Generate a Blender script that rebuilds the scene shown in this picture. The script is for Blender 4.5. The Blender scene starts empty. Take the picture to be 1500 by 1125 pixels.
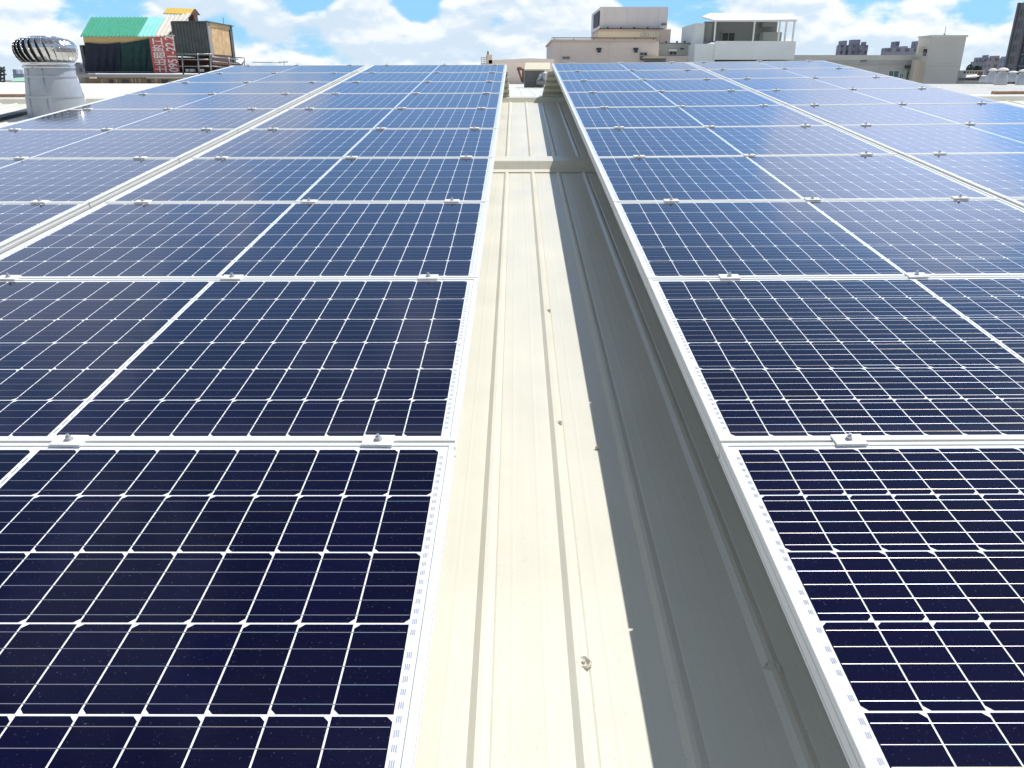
import bpy, math, random
from mathutils import Matrix, Vector, Euler
random.seed(7)
sc = bpy.context.scene
C = sc.collection
rad = math.radians

# ------------------------------------------------------------------ camera
F = 1131.1                                   # focal length in pixels of the 1500 px wide photo
SLOPE = rad(5.35); ROLL = rad(-0.25)
S = Matrix.Rotation(ROLL, 4, 'Y') @ Matrix.Rotation(SLOPE, 4, 'X')    # roof plane -> world
def RM(p, r, y):
    return (Matrix.Rotation(y, 3, 'Z') @ Matrix.Rotation(p, 3, 'X') @ Matrix.Rotation(r, 3, 'Y'))
CAMR = RM(-0.4702, 0.0036, 0.0059)
CAMP = Vector((0.1236, -1.3335, 0.8079))
CW = S @ CAMP
RW = S.to_3x3() @ CAMR
cam = bpy.data.cameras.new('camera'); camo = bpy.data.objects.new('camera', cam); C.objects.link(camo)
cam.sensor_width = 36; cam.lens = F / 1500 * 36; cam.clip_start = 0.02; cam.clip_end = 6000
m = Matrix((RW.col[0], RW.col[2], -RW.col[1])).transposed().to_4x4(); m.translation = CW
camo.matrix_world = m
sc.camera = camo
def ray(px, py):
    return (RW @ Vector(((px - 750) / F, 1.0, -(py - 562.5) / F)))
def on_y(px, py, Y):                         # point of the pixel's ray on the vertical plane y = Y
    d = ray(px, py); t = (Y - CW.y) / d.y
    return CW + d * t
def on_roof(px, py, z=-0.38):                # point on a plane parallel to the roof, roof coordinates
    d = CAMR @ Vector(((px - 750) / F, 1.0, -(py - 562.5) / F)); t = (z - CAMP.z) / d.z
    return CAMP + d * t

# ------------------------------------------------------------------ light
SUN = (S.to_3x3() @ Vector((0.42, 0.34, 0.85))).normalized()
sun = bpy.data.lights.new('sun', 'SUN'); suno = bpy.data.objects.new('sun', sun); C.objects.link(suno)
sun.energy = 4.2; sun.angle = rad(0.6); sun.color = (1.0, 0.965, 0.9)
suno.rotation_euler = SUN.to_track_quat('Z', 'Y').to_euler()
sc.view_settings.view_transform = 'Standard'; sc.view_settings.look = 'None'
sc.view_settings.exposure = 0.17; sc.view_settings.gamma = 1

w = bpy.data.worlds.new('World'); sc.world = w; w.use_nodes = True
nt = w.node_tree; nt.nodes.clear()
def N(t, **k):
    n = nt.nodes.new(t)
    for a, b in k.items(): setattr(n, a, b)
    return n
def L(a, b): nt.links.new(a, b)
def val(x): return x
def M_(op, a, b=None, c=None, clamp=False):
    n = N('ShaderNodeMath', operation=op, use_clamp=clamp)
    for i, v in enumerate((a, b, c)):
        if v is None: continue
        if isinstance(v, (int, float)): n.inputs[i].default_value = v
        else: L(v, n.inputs[i])
    return n.outputs[0]
def MR(v, a, b, c=0.0, d=1.0, smooth=True):
    n = N('ShaderNodeMapRange'); n.interpolation_type = 'SMOOTHSTEP' if smooth else 'LINEAR'
    L(v, n.inputs['Value'])
    for k, x in (('From Min', a), ('From Max', b), ('To Min', c), ('To Max', d)): n.inputs[k].default_value = x
    return n.outputs[0]
def MIX(fac, a, b):
    n = N('ShaderNodeMix', data_type='RGBA')
    if isinstance(fac, (int, float)): n.inputs[0].default_value = fac
    else: L(fac, n.inputs[0])
    for i, v in ((6, a), (7, b)):
        if isinstance(v, tuple): n.inputs[i].default_value = (*v, 1)
        else: L(v, n.inputs[i])
    return n.outputs[2]
sky = N('ShaderNodeTexSky', sky_type='NISHITA'); sky.sun_disc = False
sky.sun_elevation = math.asin(SUN.z); sky.sun_rotation = math.atan2(SUN.x, SUN.y)
sky.air_density = 1.0; sky.dust_density = 0.6; sky.ozone_density = 1.6; sky.altitude = 50
geo = N('ShaderNodeTexCoord'); sep = N('ShaderNodeSeparateXYZ'); L(geo.outputs['Generated'], sep.inputs[0])
az = M_('MULTIPLY', M_('ARCTAN2', sep.outputs[0], sep.outputs[1]), 57.2958)      # degrees, 0 = ahead
el = M_('MULTIPLY', M_('ARCSINE', sep.outputs[2]), 57.2958)
def noise(sx, sy, scale, detail, rough, ox=0.0, dist=0.0, dy=0.0):
    c = N('ShaderNodeCombineXYZ')
    L(M_('MULTIPLY', az, sx), c.inputs[0]); L(M_('MULTIPLY', M_('ADD', el, dy), sy), c.inputs[1]); c.inputs[2].default_value = ox
    n = N('ShaderNodeTexNoise'); n.inputs['Scale'].default_value = scale; n.inputs['Detail'].default_value = detail
    n.inputs['Roughness'].default_value = rough; n.inputs['Distortion'].default_value = dist
    L(c.outputs[0], n.inputs['Vector']); return n.outputs[0]
def gauss(a0, e0, sa, se, amp):
    x = M_('DIVIDE', M_('SUBTRACT', az, a0), sa); y = M_('DIVIDE', M_('SUBTRACT', el, e0), se)
    r = M_('ADD', M_('MULTIPLY', x, x), M_('MULTIPLY', y, y))
    return M_('MULTIPLY', M_('EXPONENT', M_('MULTIPLY', r, -1.0)), amp)
def azel(px, py):
    d = ray(px, py).normalized(); return math.degrees(math.atan2(d.x, d.y)), math.degrees(math.asin(d.z))
def blobs(sx, sy, dy=0.0):
    lo = noise(sx, sy, 1.0, 8, 0.52, 3.1, 0.0, dy=dy)
    v = N('ShaderNodeCombineXYZ'); L(sep.outputs[0], v.inputs[0]); L(sep.outputs[1], v.inputs[1]); L(M_('ADD', sep.outputs[2], dy * .03), v.inputs[2])
    n = N('ShaderNodeTexNoise'); n.inputs['Scale'].default_value = 3.2; n.inputs['Detail'].default_value = 7; n.inputs['Roughness'].default_value = .55
    L(v.outputs[0], n.inputs['Vector'])
    f = MR(el, 8, 14)
    return M_('ADD', M_('MULTIPLY', lo, M_('SUBTRACT', 1.0, f)), M_('MULTIPLY', n.outputs[0], f))
n1 = blobs(.13, .26); n1b = blobs(.13, .26, .5)
bias = MR(el, 0.0, 10.0, 0.20, 0.04, False)
for (px, py, sa, se, amp) in ((455, -4, 2.6, 1.3, -.28), (615, 0, 2.0, 1.3, -.24), (735, 30, 1.8, .6, -.10), (945, -8, 1.7, 1.1, -.26),
                              (1440, 40, 3.2, 2.2, -.26), (1270, 38, 2.6, 1.1, -.16), (180, 20, 3.0, 1.8, -.20), (20, 70, 2.5, 1.4, -.14), (95, 30, 1.6, 1.0, -.14),
                              (540, 15, 1.6, 2.0, .16), (380, 20, 2.2, 2.4, .12), (820, 30, 4, 2, .12), (1400, 47, 1.2, .5, .14), (1500, 70, 1.2, 1.2, .2), (50, 15, 1.5, 1.0, .14), (265, 12, 1.5, .7, .16)):
    a, e = azel(px, py); bias = M_('ADD', bias, gauss(a, e, sa, se, amp))
# higher up: white clouds to the right and left, clear blue ahead (seen mirrored in the glass)
for (a, e, sa, se, amp) in ((27, 16.5, 7, 3.6, .27), (36, 12, 9, 3, -.08), (-34, 14, 9, 4, .19), (0, 16, 16, 10, -.16), (-6, 42, 40, 14, -.12), (60, 14, 10, 5, -.12), (10, 33, 5, 4, .1)):
    bias = M_('ADD', bias, gauss(a, e, sa, se, amp))
dens = M_('ADD', n1, bias); densb = M_('ADD', n1b, bias)
cov = MR(dens, 0.50, 0.59)
lit = MR(M_('SUBTRACT', dens, densb), -0.05, 0.06)
core = MR(dens, 0.55, 0.85)
CLW = (1.02, 1.03, 1.05); CLG = (0.68, 0.80, 0.92)
ccol = MIX(lit, CLG, CLW)
ccol = MIX(M_('MULTIPLY', core, 0.25), ccol, (0.74, 0.84, 0.95))
skyt = N('ShaderNodeVectorMath', operation='MULTIPLY'); L(sky.outputs[0], skyt.inputs[0]); skyt.inputs[1].default_value = (.060, .062, .059)
hz = MIX(MR(el, 14, 42, 0.9, 0), skyt.outputs[0], MIX(MR(el, 5, 12), (0.30, 0.68, 1.04), (0.32, 0.62, 1.26)))
hz = MIX(MR(el, -3, 5, 0.75, 0.10), hz, (0.52, 0.84, .98))
ccol = MIX(MR(el, 7, 12, 0, .75), ccol, (0.62, 0.76, 1.14))
final = MIX(M_('MULTIPLY', M_('MULTIPLY', cov, MR(el, 7, 22, 0.94, 0.72)), MR(el, 24, 42, 1.0, .6)), hz, ccol)
glow = M_('ADD', 1.0, M_('ADD', gauss(29, 17, 13, 7, 1.3), gauss(-33, 14, 14, 6, .45)))
gl = N('ShaderNodeVectorMath', operation='SCALE'); L(final, gl.inputs[0]); L(glow, gl.inputs['Scale']); final = gl.outputs[0]
# the sky away from the sun's side is less bright
sidef = MR(M_('ABSOLUTE', M_('SUBTRACT', az, 15)), 60, 105)
dm = N('ShaderNodeVectorMath', operation='MULTIPLY'); L(final, dm.inputs[0]); L(MIX(sidef, (1.0, 1.0, 1.0), (.84, .74, .63)), dm.inputs[1]); final = dm.outputs[0]
bg = N('ShaderNodeBackground'); L(final, bg.inputs[0]); bg.inputs[1].default_value = 0.91
out = N('ShaderNodeOutputWorld'); L(bg.outputs[0], out.inputs[0])

# ------------------------------------------------------------------ materials
def mat(name, col, rough=0.6, metal=0.0, spec=0.5, var=0.0, vscale=3.0, bump=0.0, bscale=40.0, coords='Object', stretch=(1, 1, 1), emit=None):
    m = bpy.data.materials.new(name); m.use_nodes = True
    t = m.node_tree; b = t.nodes['Principled BSDF']
    b.inputs['Base Color'].default_value = (*col, 1); b.inputs['Roughness'].default_value = rough
    b.inputs['Metallic'].default_value = metal; b.inputs['Specular IOR Level'].default_value = spec
    tc = t.nodes.new('ShaderNodeTexCoord'); mp = t.nodes.new('ShaderNodeMapping'); mp.inputs['Scale'].default_value = stretch
    t.links.new(tc.outputs[coords], mp.inputs[0])
    if var:
        n = t.nodes.new('ShaderNodeTexNoise'); n.inputs['Scale'].default_value = vscale; n.inputs['Detail'].default_value = 6; n.inputs['Roughness'].default_value = .6
        t.links.new(mp.outputs[0], n.inputs['Vector'])
        r = t.nodes.new('ShaderNodeMapRange'); t.links.new(n.outputs[0], r.inputs[0])
        r.inputs[1].default_value = .3; r.inputs[2].default_value = .7; r.inputs[3].default_value = 1 - var; r.inputs[4].default_value = 1 + var * .5
        v = t.nodes.new('ShaderNodeVectorMath'); v.operation = 'SCALE'; v.inputs[0].default_value = col; t.links.new(r.outputs[0], v.inputs['Scale'])
        t.links.new(v.outputs[0], b.inputs['Base Color'])
    if bump:
        n = t.nodes.new('ShaderNodeTexNoise'); n.inputs['Scale'].default_value = bscale; n.inputs['Detail'].default_value = 4
        t.links.new(mp.outputs[0], n.inputs['Vector'])
        bp = t.nodes.new('ShaderNodeBump'); bp.inputs['Strength'].default_value = bump; bp.inputs['Distance'].default_value = .01
        t.links.new(n.outputs[0], bp.inputs['Height']); t.links.new(bp.outputs[0], b.inputs['Normal'])
    return m

def roof_mat(name, col, across=False):
    m = mat(name, col, 0.38, 0, 0.5); t = m.node_tree; b = t.nodes['Principled BSDF']
    tc = t.nodes.new('ShaderNodeTexCoord')
    def nz(scale, stretch, det=5):
        mp = t.nodes.new('ShaderNodeMapping'); mp.inputs['Scale'].default_value = stretch; t.links.new(tc.outputs['Object'], mp.inputs[0])
        n = t.nodes.new('ShaderNodeTexNoise'); n.inputs['Scale'].default_value = scale; n.inputs['Detail'].default_value = det; n.inputs['Roughness'].default_value = .6
        t.links.new(mp.outputs[0], n.inputs['Vector']); return n.outputs[0]
    streak = nz(1.0, (55, .6, 1)); blot = nz(2.3, (1, 1, 1)); spots = nz(60, (1, .6, 1), 2)
    def rng(v, a, b_, c, d):
        r = t.nodes.new('ShaderNodeMapRange'); t.links.new(v, r.inputs[0])
        for i, x in enumerate((a, b_, c, d)): r.inputs[i + 1].default_value = x
        return r.outputs[0]
    def mul(a, b_):
        n = t.nodes.new('ShaderNodeMath'); n.operation = 'MULTIPLY'; t.links.new(a, n.inputs[0]); t.links.new(b_, n.inputs[1]); return n.outputs[0]
    wash = nz(1.0, (7, .35, 1), 6)
    f = mul(mul(mul(rng(wash, .35, .65, .955, 1.0), rng(nz(140, (1, 1, 1), 1), .70, .76, 1.0, .8)), rng(streak, .3, .7, .98, 1.01)), mul(rng(blot, .3, .7, .95, 1.03), rng(spots, .68, .78, 1.0, .88)))
    v = t.nodes.new('ShaderNodeVectorMath'); v.operation = 'SCALE'; v.inputs[0].default_value = col; t.links.new(f, v.inputs['Scale'])
    t.links.new(v.outputs[0], b.inputs['Base Color'])
    t.links.new(rng(blot, .3, .7, .3, .5), b.inputs['Roughness'])
    bp = t.nodes.new('ShaderNodeBump'); bp.inputs['Strength'].default_value = .12; bp.inputs['Distance'].default_value = .01
    t.links.new(nz(1.0, (9, .5, 1), 3), bp.inputs['Height']); t.links.new(bp.outputs[0], b.inputs['Normal'])
    return m

def cell_mat():
    m = mat('solar_cell', (.006, .008, .035), .07, 0, .5); t = m.node_tree; b = t.nodes['Principled BSDF']
    at = t.nodes.new('ShaderNodeAttribute'); at.attribute_name = 'tint'
    oi = t.nodes.new('ShaderNodeObjectInfo')
    tc = t.nodes.new('ShaderNodeTexCoord')
    mp = t.nodes.new('ShaderNodeMapping'); mp.inputs['Scale'].default_value = (18, 420, 1); t.links.new(tc.outputs['Object'], mp.inputs[0])
    n = t.nodes.new('ShaderNodeTexNoise'); n.inputs['Scale'].default_value = 1; n.inputs['Detail'].default_value = 3; t.links.new(mp.outputs[0], n.inputs['Vector'])
    n2 = t.nodes.new('ShaderNodeTexNoise'); n2.inputs['Scale'].default_value = 260; n2.inputs['Detail'].default_value = 2; t.links.new(tc.outputs['Object'], n2.inputs['Vector'])
    n3 = t.nodes.new('ShaderNodeTexNoise'); n3.inputs['Scale'].default_value = 2.2; n3.inputs['Detail'].default_value = 6; n3.inputs['Roughness'].default_value = .65; t.links.new(tc.outputs['Object'], n3.inputs['Vector'])
    def mth(op, a, b_, clamp=False):
        x = t.nodes.new('ShaderNodeMath'); x.operation = op; x.use_clamp = clamp
        for i, v in enumerate((a, b_)):
            if isinstance(v, (int, float)): x.inputs[i].default_value = v
            else: t.links.new(v, x.inputs[i])
        return x.outputs[0]
    k = mth('ADD', mth('MULTIPLY', at.outputs['Fac'], .35), mth('MULTIPLY', n.outputs[0], .75))
    k = mth('ADD', k, mth('MULTIPLY', oi.outputs['Random'], .25))
    v = t.nodes.new('ShaderNodeVectorMath'); v.operation = 'SCALE'; v.inputs[0].default_value = (.0025, .0023, .024); t.links.new(k, v.inputs['Scale'])
    dust = mth('MULTIPLY', mth('MULTIPLY', mth('SUBTRACT', n2.outputs[0], .672, True), 8.0, True), .2)
    dust = mth('ADD', dust, mth('MULTIPLY', mth('SUBTRACT', n3.outputs[0], .42, True), .02))
    sp = t.nodes.new('ShaderNodeSeparateXYZ'); t.links.new(tc.outputs['Object'], sp.inputs[0])
    ed = t.nodes.new('ShaderNodeMapRange'); t.links.new(sp.outputs[1], ed.inputs[0]); ed.inputs[1].default_value = -.40; ed.inputs[2].default_value = -.475; ed.inputs[3].default_value = 0; ed.inputs[4].default_value = .09
    dust = mth('ADD', dust, mth('MULTIPLY', ed.outputs[0], n3.outputs[0]))
    mx = t.nodes.new('ShaderNodeMix'); mx.data_type = 'RGBA'; t.links.new(dust, mx.inputs[0]); t.links.new(v.outputs[0], mx.inputs[6]); mx.inputs[7].default_value = (.32, .31, .42, 1)
    t.links.new(mx.outputs[2], b.inputs['Base Color'])
    t.links.new(mth('ADD', mth('MULTIPLY', n3.outputs[0], .10), .03), b.inputs['Roughness']); b.inputs['IOR'].default_value = 1.29
    return m
MT = {}
MT['frame'] = mat('anodised_aluminium', (.74, .74, .71), .5, .0, .5, var=.04, vscale=8)
MT['back'] = mat('white_backsheet', (.80, .82, .87), .12, 0, .5)
MT['cell'] = cell_mat()
MT['bus'] = mat('silver_ribbon', (.36, .36, .42), .38, .6)
_t = MT['bus'].node_tree; _a = _t.nodes.new('ShaderNodeAttribute'); _a.attribute_name = 'tint'; _r = _t.nodes.new('ShaderNodeValToRGB')
_r.color_ramp.elements[0].color = (.38, .33, .26, 1); _r.color_ramp.elements[1].color = (.26, .34, .42, 1); _e = _r.color_ramp.elements.new(.25); _e.color = (.34, .34, .39, 1); _e = _r.color_ramp.elements.new(.75); _e.color = (.34, .34, .39, 1)  # warm and cool glints of the ribbons, painted in as random tints
_t.links.new(_a.outputs['Fac'], _r.inputs[0]); _t.links.new(_r.outputs[0], _t.nodes['Principled BSDF'].inputs['Base Color'])
MT['mark'] = mat('grey_print', (.36, .38, .47), .2)
MT['dark'] = mat('dark_print', (.10, .10, .18), .2)
MT['clamp'] = mat('clamp_aluminium', (.84, .84, .83), .45, .1, var=.06, vscale=60)
MT['bolt'] = mat('steel_bolt', (.55, .55, .55), .38, .7)
MT['rail'] = mat('galvanised_rail', (.52, .54, .55), .45, .6)
MT['roof'] = roof_mat('cream_roof_sheet', (.70, .68, .59))
MT['roof2'] = roof_mat('pale_roof_sheet', (.78, .74, .66))
MT['silicone'] = mat('silicone', (.60, .57, .49), .4, var=.1, vscale=80)

# ------------------------------------------------------------------ helpers
class MB:
    def __init__(s): s.v = []; s.f = []; s.m = []; s.sm = []
    def quad(s, pts, mi=0, smooth=False):
        n = len(s.v); s.v += [tuple(p) for p in pts]; s.f.append(tuple(range(n, n + len(pts)))); s.m.append(mi); s.sm.append(smooth)
    def box(s, x0, x1, y0, y1, z0, z1, mi=0, top=None):
        n = len(s.v)
        if top is None: top = (x0, x1, y0, y1)
        a, b, c, d = top
        s.v += [(x0, y0, z0), (x1, y0, z0), (x1, y1, z0), (x0, y1, z0), (a, c, z1), (b, c, z1), (b, d, z1), (a, d, z1)]
        for q in ((0, 3, 2, 1), (4, 5, 6, 7), (0, 1, 5, 4), (1, 2, 6, 5), (2, 3, 7, 6), (3, 0, 4, 7)):
            s.f.append(tuple(n + i for i in q)); s.m.append(mi); s.sm.append(False)
    def lathe(s, prof, seg=32, mi=0, c=(0, 0), smooth=True, a0=0.0, a1=2 * math.pi):
        full = abs(a1 - a0 - 2 * math.pi) < 1e-6
        n = len(s.v); cnt = seg if full else seg + 1
        for r, z in prof:
            for i in range(cnt):
                a = a0 + (a1 - a0) * i / seg
                s.v.append((c[0] + r * math.cos(a), c[1] + r * math.sin(a), z))
        for j in range(len(prof) - 1):
            for i in range(seg):
                i2 = (i + 1) % cnt
                s.f.append((n + j * cnt + i, n + j * cnt + i2, n + (j + 1) * cnt + i2, n + (j + 1) * cnt + i)); s.m.append(mi); s.sm.append(smooth)
    def cyl(s, c, r, z0, z1, seg=16, mi=0, r2=None):
        r2 = r if r2 is None else r2
        s.lathe([(0.0005, z0), (r, z0)], seg, mi, c, False); s.lathe([(r, z0), (r2, z1)], seg, mi, c, True); s.lathe([(r2, z1), (0.0005, z1)], seg, mi, c, False)
    def tube(s, a, b, r, seg=8, mi=0):
        a = Vector(a); b = Vector(b); d = (b - a).normalized(); u = d.orthogonal().normalized(); w_ = d.cross(u); n = len(s.v)
        for p in (a, b):
            for i in range(seg):
                t = 2 * math.pi * i / seg; s.v.append(tuple(p + (u * math.cos(t) + w_ * math.sin(t)) * r))
        for i in range(seg):
            j = (i + 1) % seg; s.f.append((n + i, n + j, n + seg + j, n + seg + i)); s.m.append(mi); s.sm.append(True)
        s.f.append(tuple(n + i for i in range(seg))[::-1]); s.m.append(mi); s.sm.append(False)
        s.f.append(tuple(n + seg + i for i in range(seg))); s.m.append(mi); s.sm.append(False)
    def strip(s, pts_a, pts_b, mi=0, smooth=False):
        n = len(s.v); k = len(pts_a); s.v += [tuple(p) for p in pts_a] + [tuple(p) for p in pts_b]
        for i in range(k - 1):
            s.f.append((n + i, n + i + 1, n + k + i + 1, n + k + i)); s.m.append(mi); s.sm.append(smooth)
    def mesh(s, name, mats):
        me = bpy.data.meshes.new(name); me.from_pydata(s.v, [], s.f)
        for q in (mats if isinstance(mats, (list, tuple)) else [mats]): me.materials.append(MT[q] if isinstance(q, str) else q)
        me.polygons.foreach_set('material_index', s.m); me.polygons.foreach_set('use_smooth', s.sm); me.update()
        return me
    def build(s, name, mats, parent=None, matrix=None, mesh=None):
        o = bpy.data.objects.new(name, mesh or s.mesh(name, mats)); C.objects.link(o)
        if parent: o.parent = parent
        if matrix is not None:
            if parent: o.matrix_local = matrix
            else: o.matrix_world = matrix
        return o
def tag(o, label=None, cat=None, group=None, kind=None):
    for k, v in (('label', label), ('category', cat), ('group', group), ('kind', kind)):
        if v: o[k] = v
    return o
def root(name, label, cat, matrix, group=None):
    o = bpy.data.objects.new(name, None); o.empty_display_size = .1; C.objects.link(o); o.matrix_world = matrix
    return tag(o, label, cat, group)
T = Matrix.Translation
def rng(a, b, n): return [a + (b - a) * i / (n - 1) for i in range(n)]

# ------------------------------------------------------------------ the roof we stand on
def ribbed(x0, x1, y0, y1, pitch, first, h=.0095, base=.0185, top=.005, minor=True):
    """cross-section in x (z heights), extruded along y"""
    pts = [(x0, 0)]
    k = math.ceil((x0 - first + .03) / pitch); x = first + k * pitch
    while x < x1 - .03:
        pts += [(x - base, 0), (x - top, h), (x + top, h), (x + base, 0), (x + base + .0022, -.0022), (x + base + .0065, 0)]
        if minor:
            for q in (.32, .66):
                xm = x + pitch * q
                if xm < x1 - .01: pts += [(xm - .006, 0), (xm - .002, .0003), (xm + .002, .0003), (xm + .006, 0)]
        x += pitch
    pts.append((x1, 0))
    b = MB(); b.strip([(x, y0, z) for x, z in pts], [(x, y1, z) for x, z in pts])
    return b
ZR = -0.38
roof = ribbed(-13, 13, -5, 4.86, .19, .055).build('roof', 'roof', None, S @ T((0, 0, ZR)))
tag(roof, kind='structure')
up = ribbed(-13, 13, 4.62, 8.42, .19, .055).build('roof_sheet', 'roof', roof, T((0, 0, .012)))
# flashings over the joints of the sheets
def flashing(y, x0=-13, x1=13):
    pr = [(y, .003), (y, .0075), (y + .085, .010), (y + .125, .062), (y + .15, .066), (y + .30, .064), (y + .315, .02)]
    b = MB(); b.strip([(x0, a, c) for a, c in pr], [(x1, a, c) for a, c in pr]); b.box(x0, x1, y + .28, y + .30, .0, .055)
    return b
flashing(4.42).build('roof_flashing', 'roof', roof)
flashing(8.28).build('ridge_flashing', 'roof', roof)
def screw(x, y, r, dz=.0):
    b = MB(); n = 18
    pts = []
    for k, (rr, zz) in enumerate(((1.0, .0005), (.95, .006), (.80, .008), (.55, .004), (.45, .002))):
        pts.append([(x + math.cos(6.283 * i / n) * r * rr * (1 + .18 * math.sin(i * 2.3 + k * .4) + .08 * math.sin(i * 5.1)), y + math.sin(6.283 * i / n) * r * rr * (1 + .15 * math.sin(i * 1.7 + 1)), zz + dz) for i in range(n + 1)])
    for a, c in zip(pts, pts[1:]): b.strip(a, c, 0, True)
    b.quad(pts[-1][:-1], 0)
    b.cyl((x, y), r * .22, .003 + dz, .010 + dz, 6, 0)
    return b
for (px, py, r) in ((851, 974, .016), (818, 622, .009), (803, 457, .008), (874, 658, .005), (1128, 980, .016), (991, 458, .008), (995, 623, .009)):
    p = on_roof(px, py, ZR)
    screw(p.x + r * .3, p.y, r, .002).build('roof_screw', 'silicone', roof)

# ------------------------------------------------------------------ solar panels
W, H = 1.6648, .992
ML, MS, CG = .030, .0225, .0150           # side margin, end margin, gap between the two halves
def frame_mesh():
    prof = [(.030, -.040), (0, -.040), (0, -.036), (.0012, -.035), (.0012, -.027), (0, -.026), (0, -.016), (.0012, -.015), (.0012, -.007), (0, -.006), (0, -.001), (.0010, 0), (.0102, 0), (.0110, -.0008), (.0110, -.0032)]
    b = MB(); rings = []
    for i, z in prof: rings.append([(-W / 2 + i, -H / 2 + i, z), (W / 2 - i, -H / 2 + i, z), (W / 2 - i, H / 2 - i, z), (-W / 2 + i, H / 2 - i, z), (-W / 2 + i, -H / 2 + i, z)])
    for a, c in zip(rings, rings[1:]):
        for k in range(4): b.quad([a[k + 1], a[k], c[k], c[k + 1]])
    return b.mesh('frame', 'frame')
def sheet_mesh(seed):
    R = random.Random(seed); b = MB(); z0 = -.0030; z1 = z0 + .0002; z2 = z0 + .0003
    b.quad([(-W / 2 + .0108, -H / 2 + .0108, z0), (W / 2 - .0108, -H / 2 + .0108, z0), (W / 2 - .0108, H / 2 - .0108, z0), (-W / 2 + .0108, H / 2 - .0108, z0)], 0)
    b.quad([(-W / 2 + .003, -H / 2 + .003, -.008), (-W / 2 + .003, H / 2 - .003, -.008), (W / 2 - .003, H / 2 - .003, -.008), (W / 2 - .003, -H / 2 + .003, -.008)], 0)
    half = (W - 2 * ML - CG) / 2; px = (half + .0026) / 10; cw = px - .0026
    py = (H - 2 * MS + .0032) / 6; ch = py - .0032; c = .0078; tints = [1.0, 1.0]
    for row in range(6):
        y0 = -H / 2 + MS + row * py; y1 = y0 + ch; left = (row % 2 == 0)
        for hf in (0, 1):
            xs = -W / 2 + ML if hf == 0 else CG / 2
            for k in range(10):
                x0 = xs + k * px; x1 = x0 + cw
                if left: pts = [(x0 + c, y0), (x1, y0), (x1, y1), (x0 + c, y1), (x0, y1 - c), (x0, y0 + c)]
                else: pts = [(x0, y0), (x1 - c, y0), (x1, y0 + c), (x1, y1 - c), (x1 - c, y1), (x0, y1)]
                b.quad([(x, y, z1) for x, y in pts], 1); tints.append(R.uniform(.6, 1.3))
            for q in range(5):                                      # ribbons that run along the row
                yb = y0 + ch * (q + .5) / 5; xa, xb = xs + .002, xs + 10 * px - .0048
                for k in range(10):
                    xa = xs + k * px + (.0 if k else .002); xb = xs + (k + 1) * px - (0 if k < 9 else .0043)
                    hw = .00058; hh = .00013 * R.uniform(.8, 1.2); tt = R.random()
                    b.quad([(xa, yb - hw, z2), (xb, yb - hw, z2), (xb, yb, z2 + hh), (xa, yb, z2 + hh)], 2)
                    b.quad([(xa, yb, z2 + hh), (xb, yb, z2 + hh), (xb, yb + hw, z2), (xa, yb + hw, z2)], 2)
                    tints += [tt, tt]
    def mk(x0, x1, y0, y1, mi):
        b.quad([(x0, y0, z2), (x1, y0, z2), (x1, y1, z2), (x0, y1, z2)], mi); tints.append(1.0)
    for sx in (-1, 1):                                              # small printed marks beside the cells
        y = -H / 2 + .05
        while y < H / 2 - .05:
            if R.random() < .9:
                for j in range(3):
                    xo = W / 2 - ML + .0040 + j * .0026
                    x0, x1 = sorted((sx * xo, sx * (xo + .0017)))
                    y0 = y + R.uniform(0, .002); mk(x0, x1, y0, y + .0115, 3)
            y += .021 if R.random() < .86 else .036
    y = -H / 2 + .035
    while y < H / 2 - .05:
        mk(-.0010, .0010, y, y + .022, 4); y += .034
    me = b.mesh('glass_sheet', ['back', 'cell', 'bus', 'mark', 'dark'])
    a = me.attributes.new('tint', 'FLOAT', 'FACE'); a.data.foreach_set('value', tints[:len(me.polygons)])
    return me
FM = frame_mesh(); SMS = [sheet_mesh(k) for k in range(3)]
FE = None
A = .5399; G1, G2 = .066, .0232
FL = S @ Matrix.Rotation(-.0011, 4, 'Z')
FR = S @ T((A, .0178, -.0111)) @ Matrix.Rotation(-.0034, 4, 'Z') @ Matrix.Rotation(-.0083, 4, 'Y') @ Matrix.Rotation(.0023, 4, 'X')
COLS = [(FL, -W / 2, -1, 'left', 'inner', (-.150, -.775, -1.49)), (FL, -W * 1.5 - G1, -1, 'left', 'outer', (-.21, -.87, -1.49)),
        (FR, W / 2, 1, 'right', 'inner', (.255, .855, 1.49)), (FR, W * 1.5 + G2, 1, 'right', 'outer', (.20, .88, 1.49))]
ORD = ['first', 'second', 'third', 'fourth', 'fifth', 'sixth', 'seventh', 'eighth', 'ninth', 'tenth']
FAR = {0: ', largest in view', 9: ', farthest from the camera'}
for fr, xc, sg, side, io, cl in COLS:
    for n in range(-1, 9):
        k = n + 1
        where = 'beside the walkway' if io == 'inner' else 'away from the walkway'
        r = root('solar_panel', f'white-framed solar panel in the {side} array {where}, {ORD[k]} row from the front', 'solar panel',
                 fr @ T((xc, n + .5, 0)) @ Matrix.Rotation(random.uniform(-.0012, .0012), 4, 'X') @ Matrix.Rotation(random.uniform(-.0008, .0008), 4, 'Y'), f'solar panels of the {side} array')
        MB().build('frame', None, r, mesh=FM)
        MB().build('glass_sheet', None, r, mesh=SMS[(k * 2 + (io == 'outer')) % 3])
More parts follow.
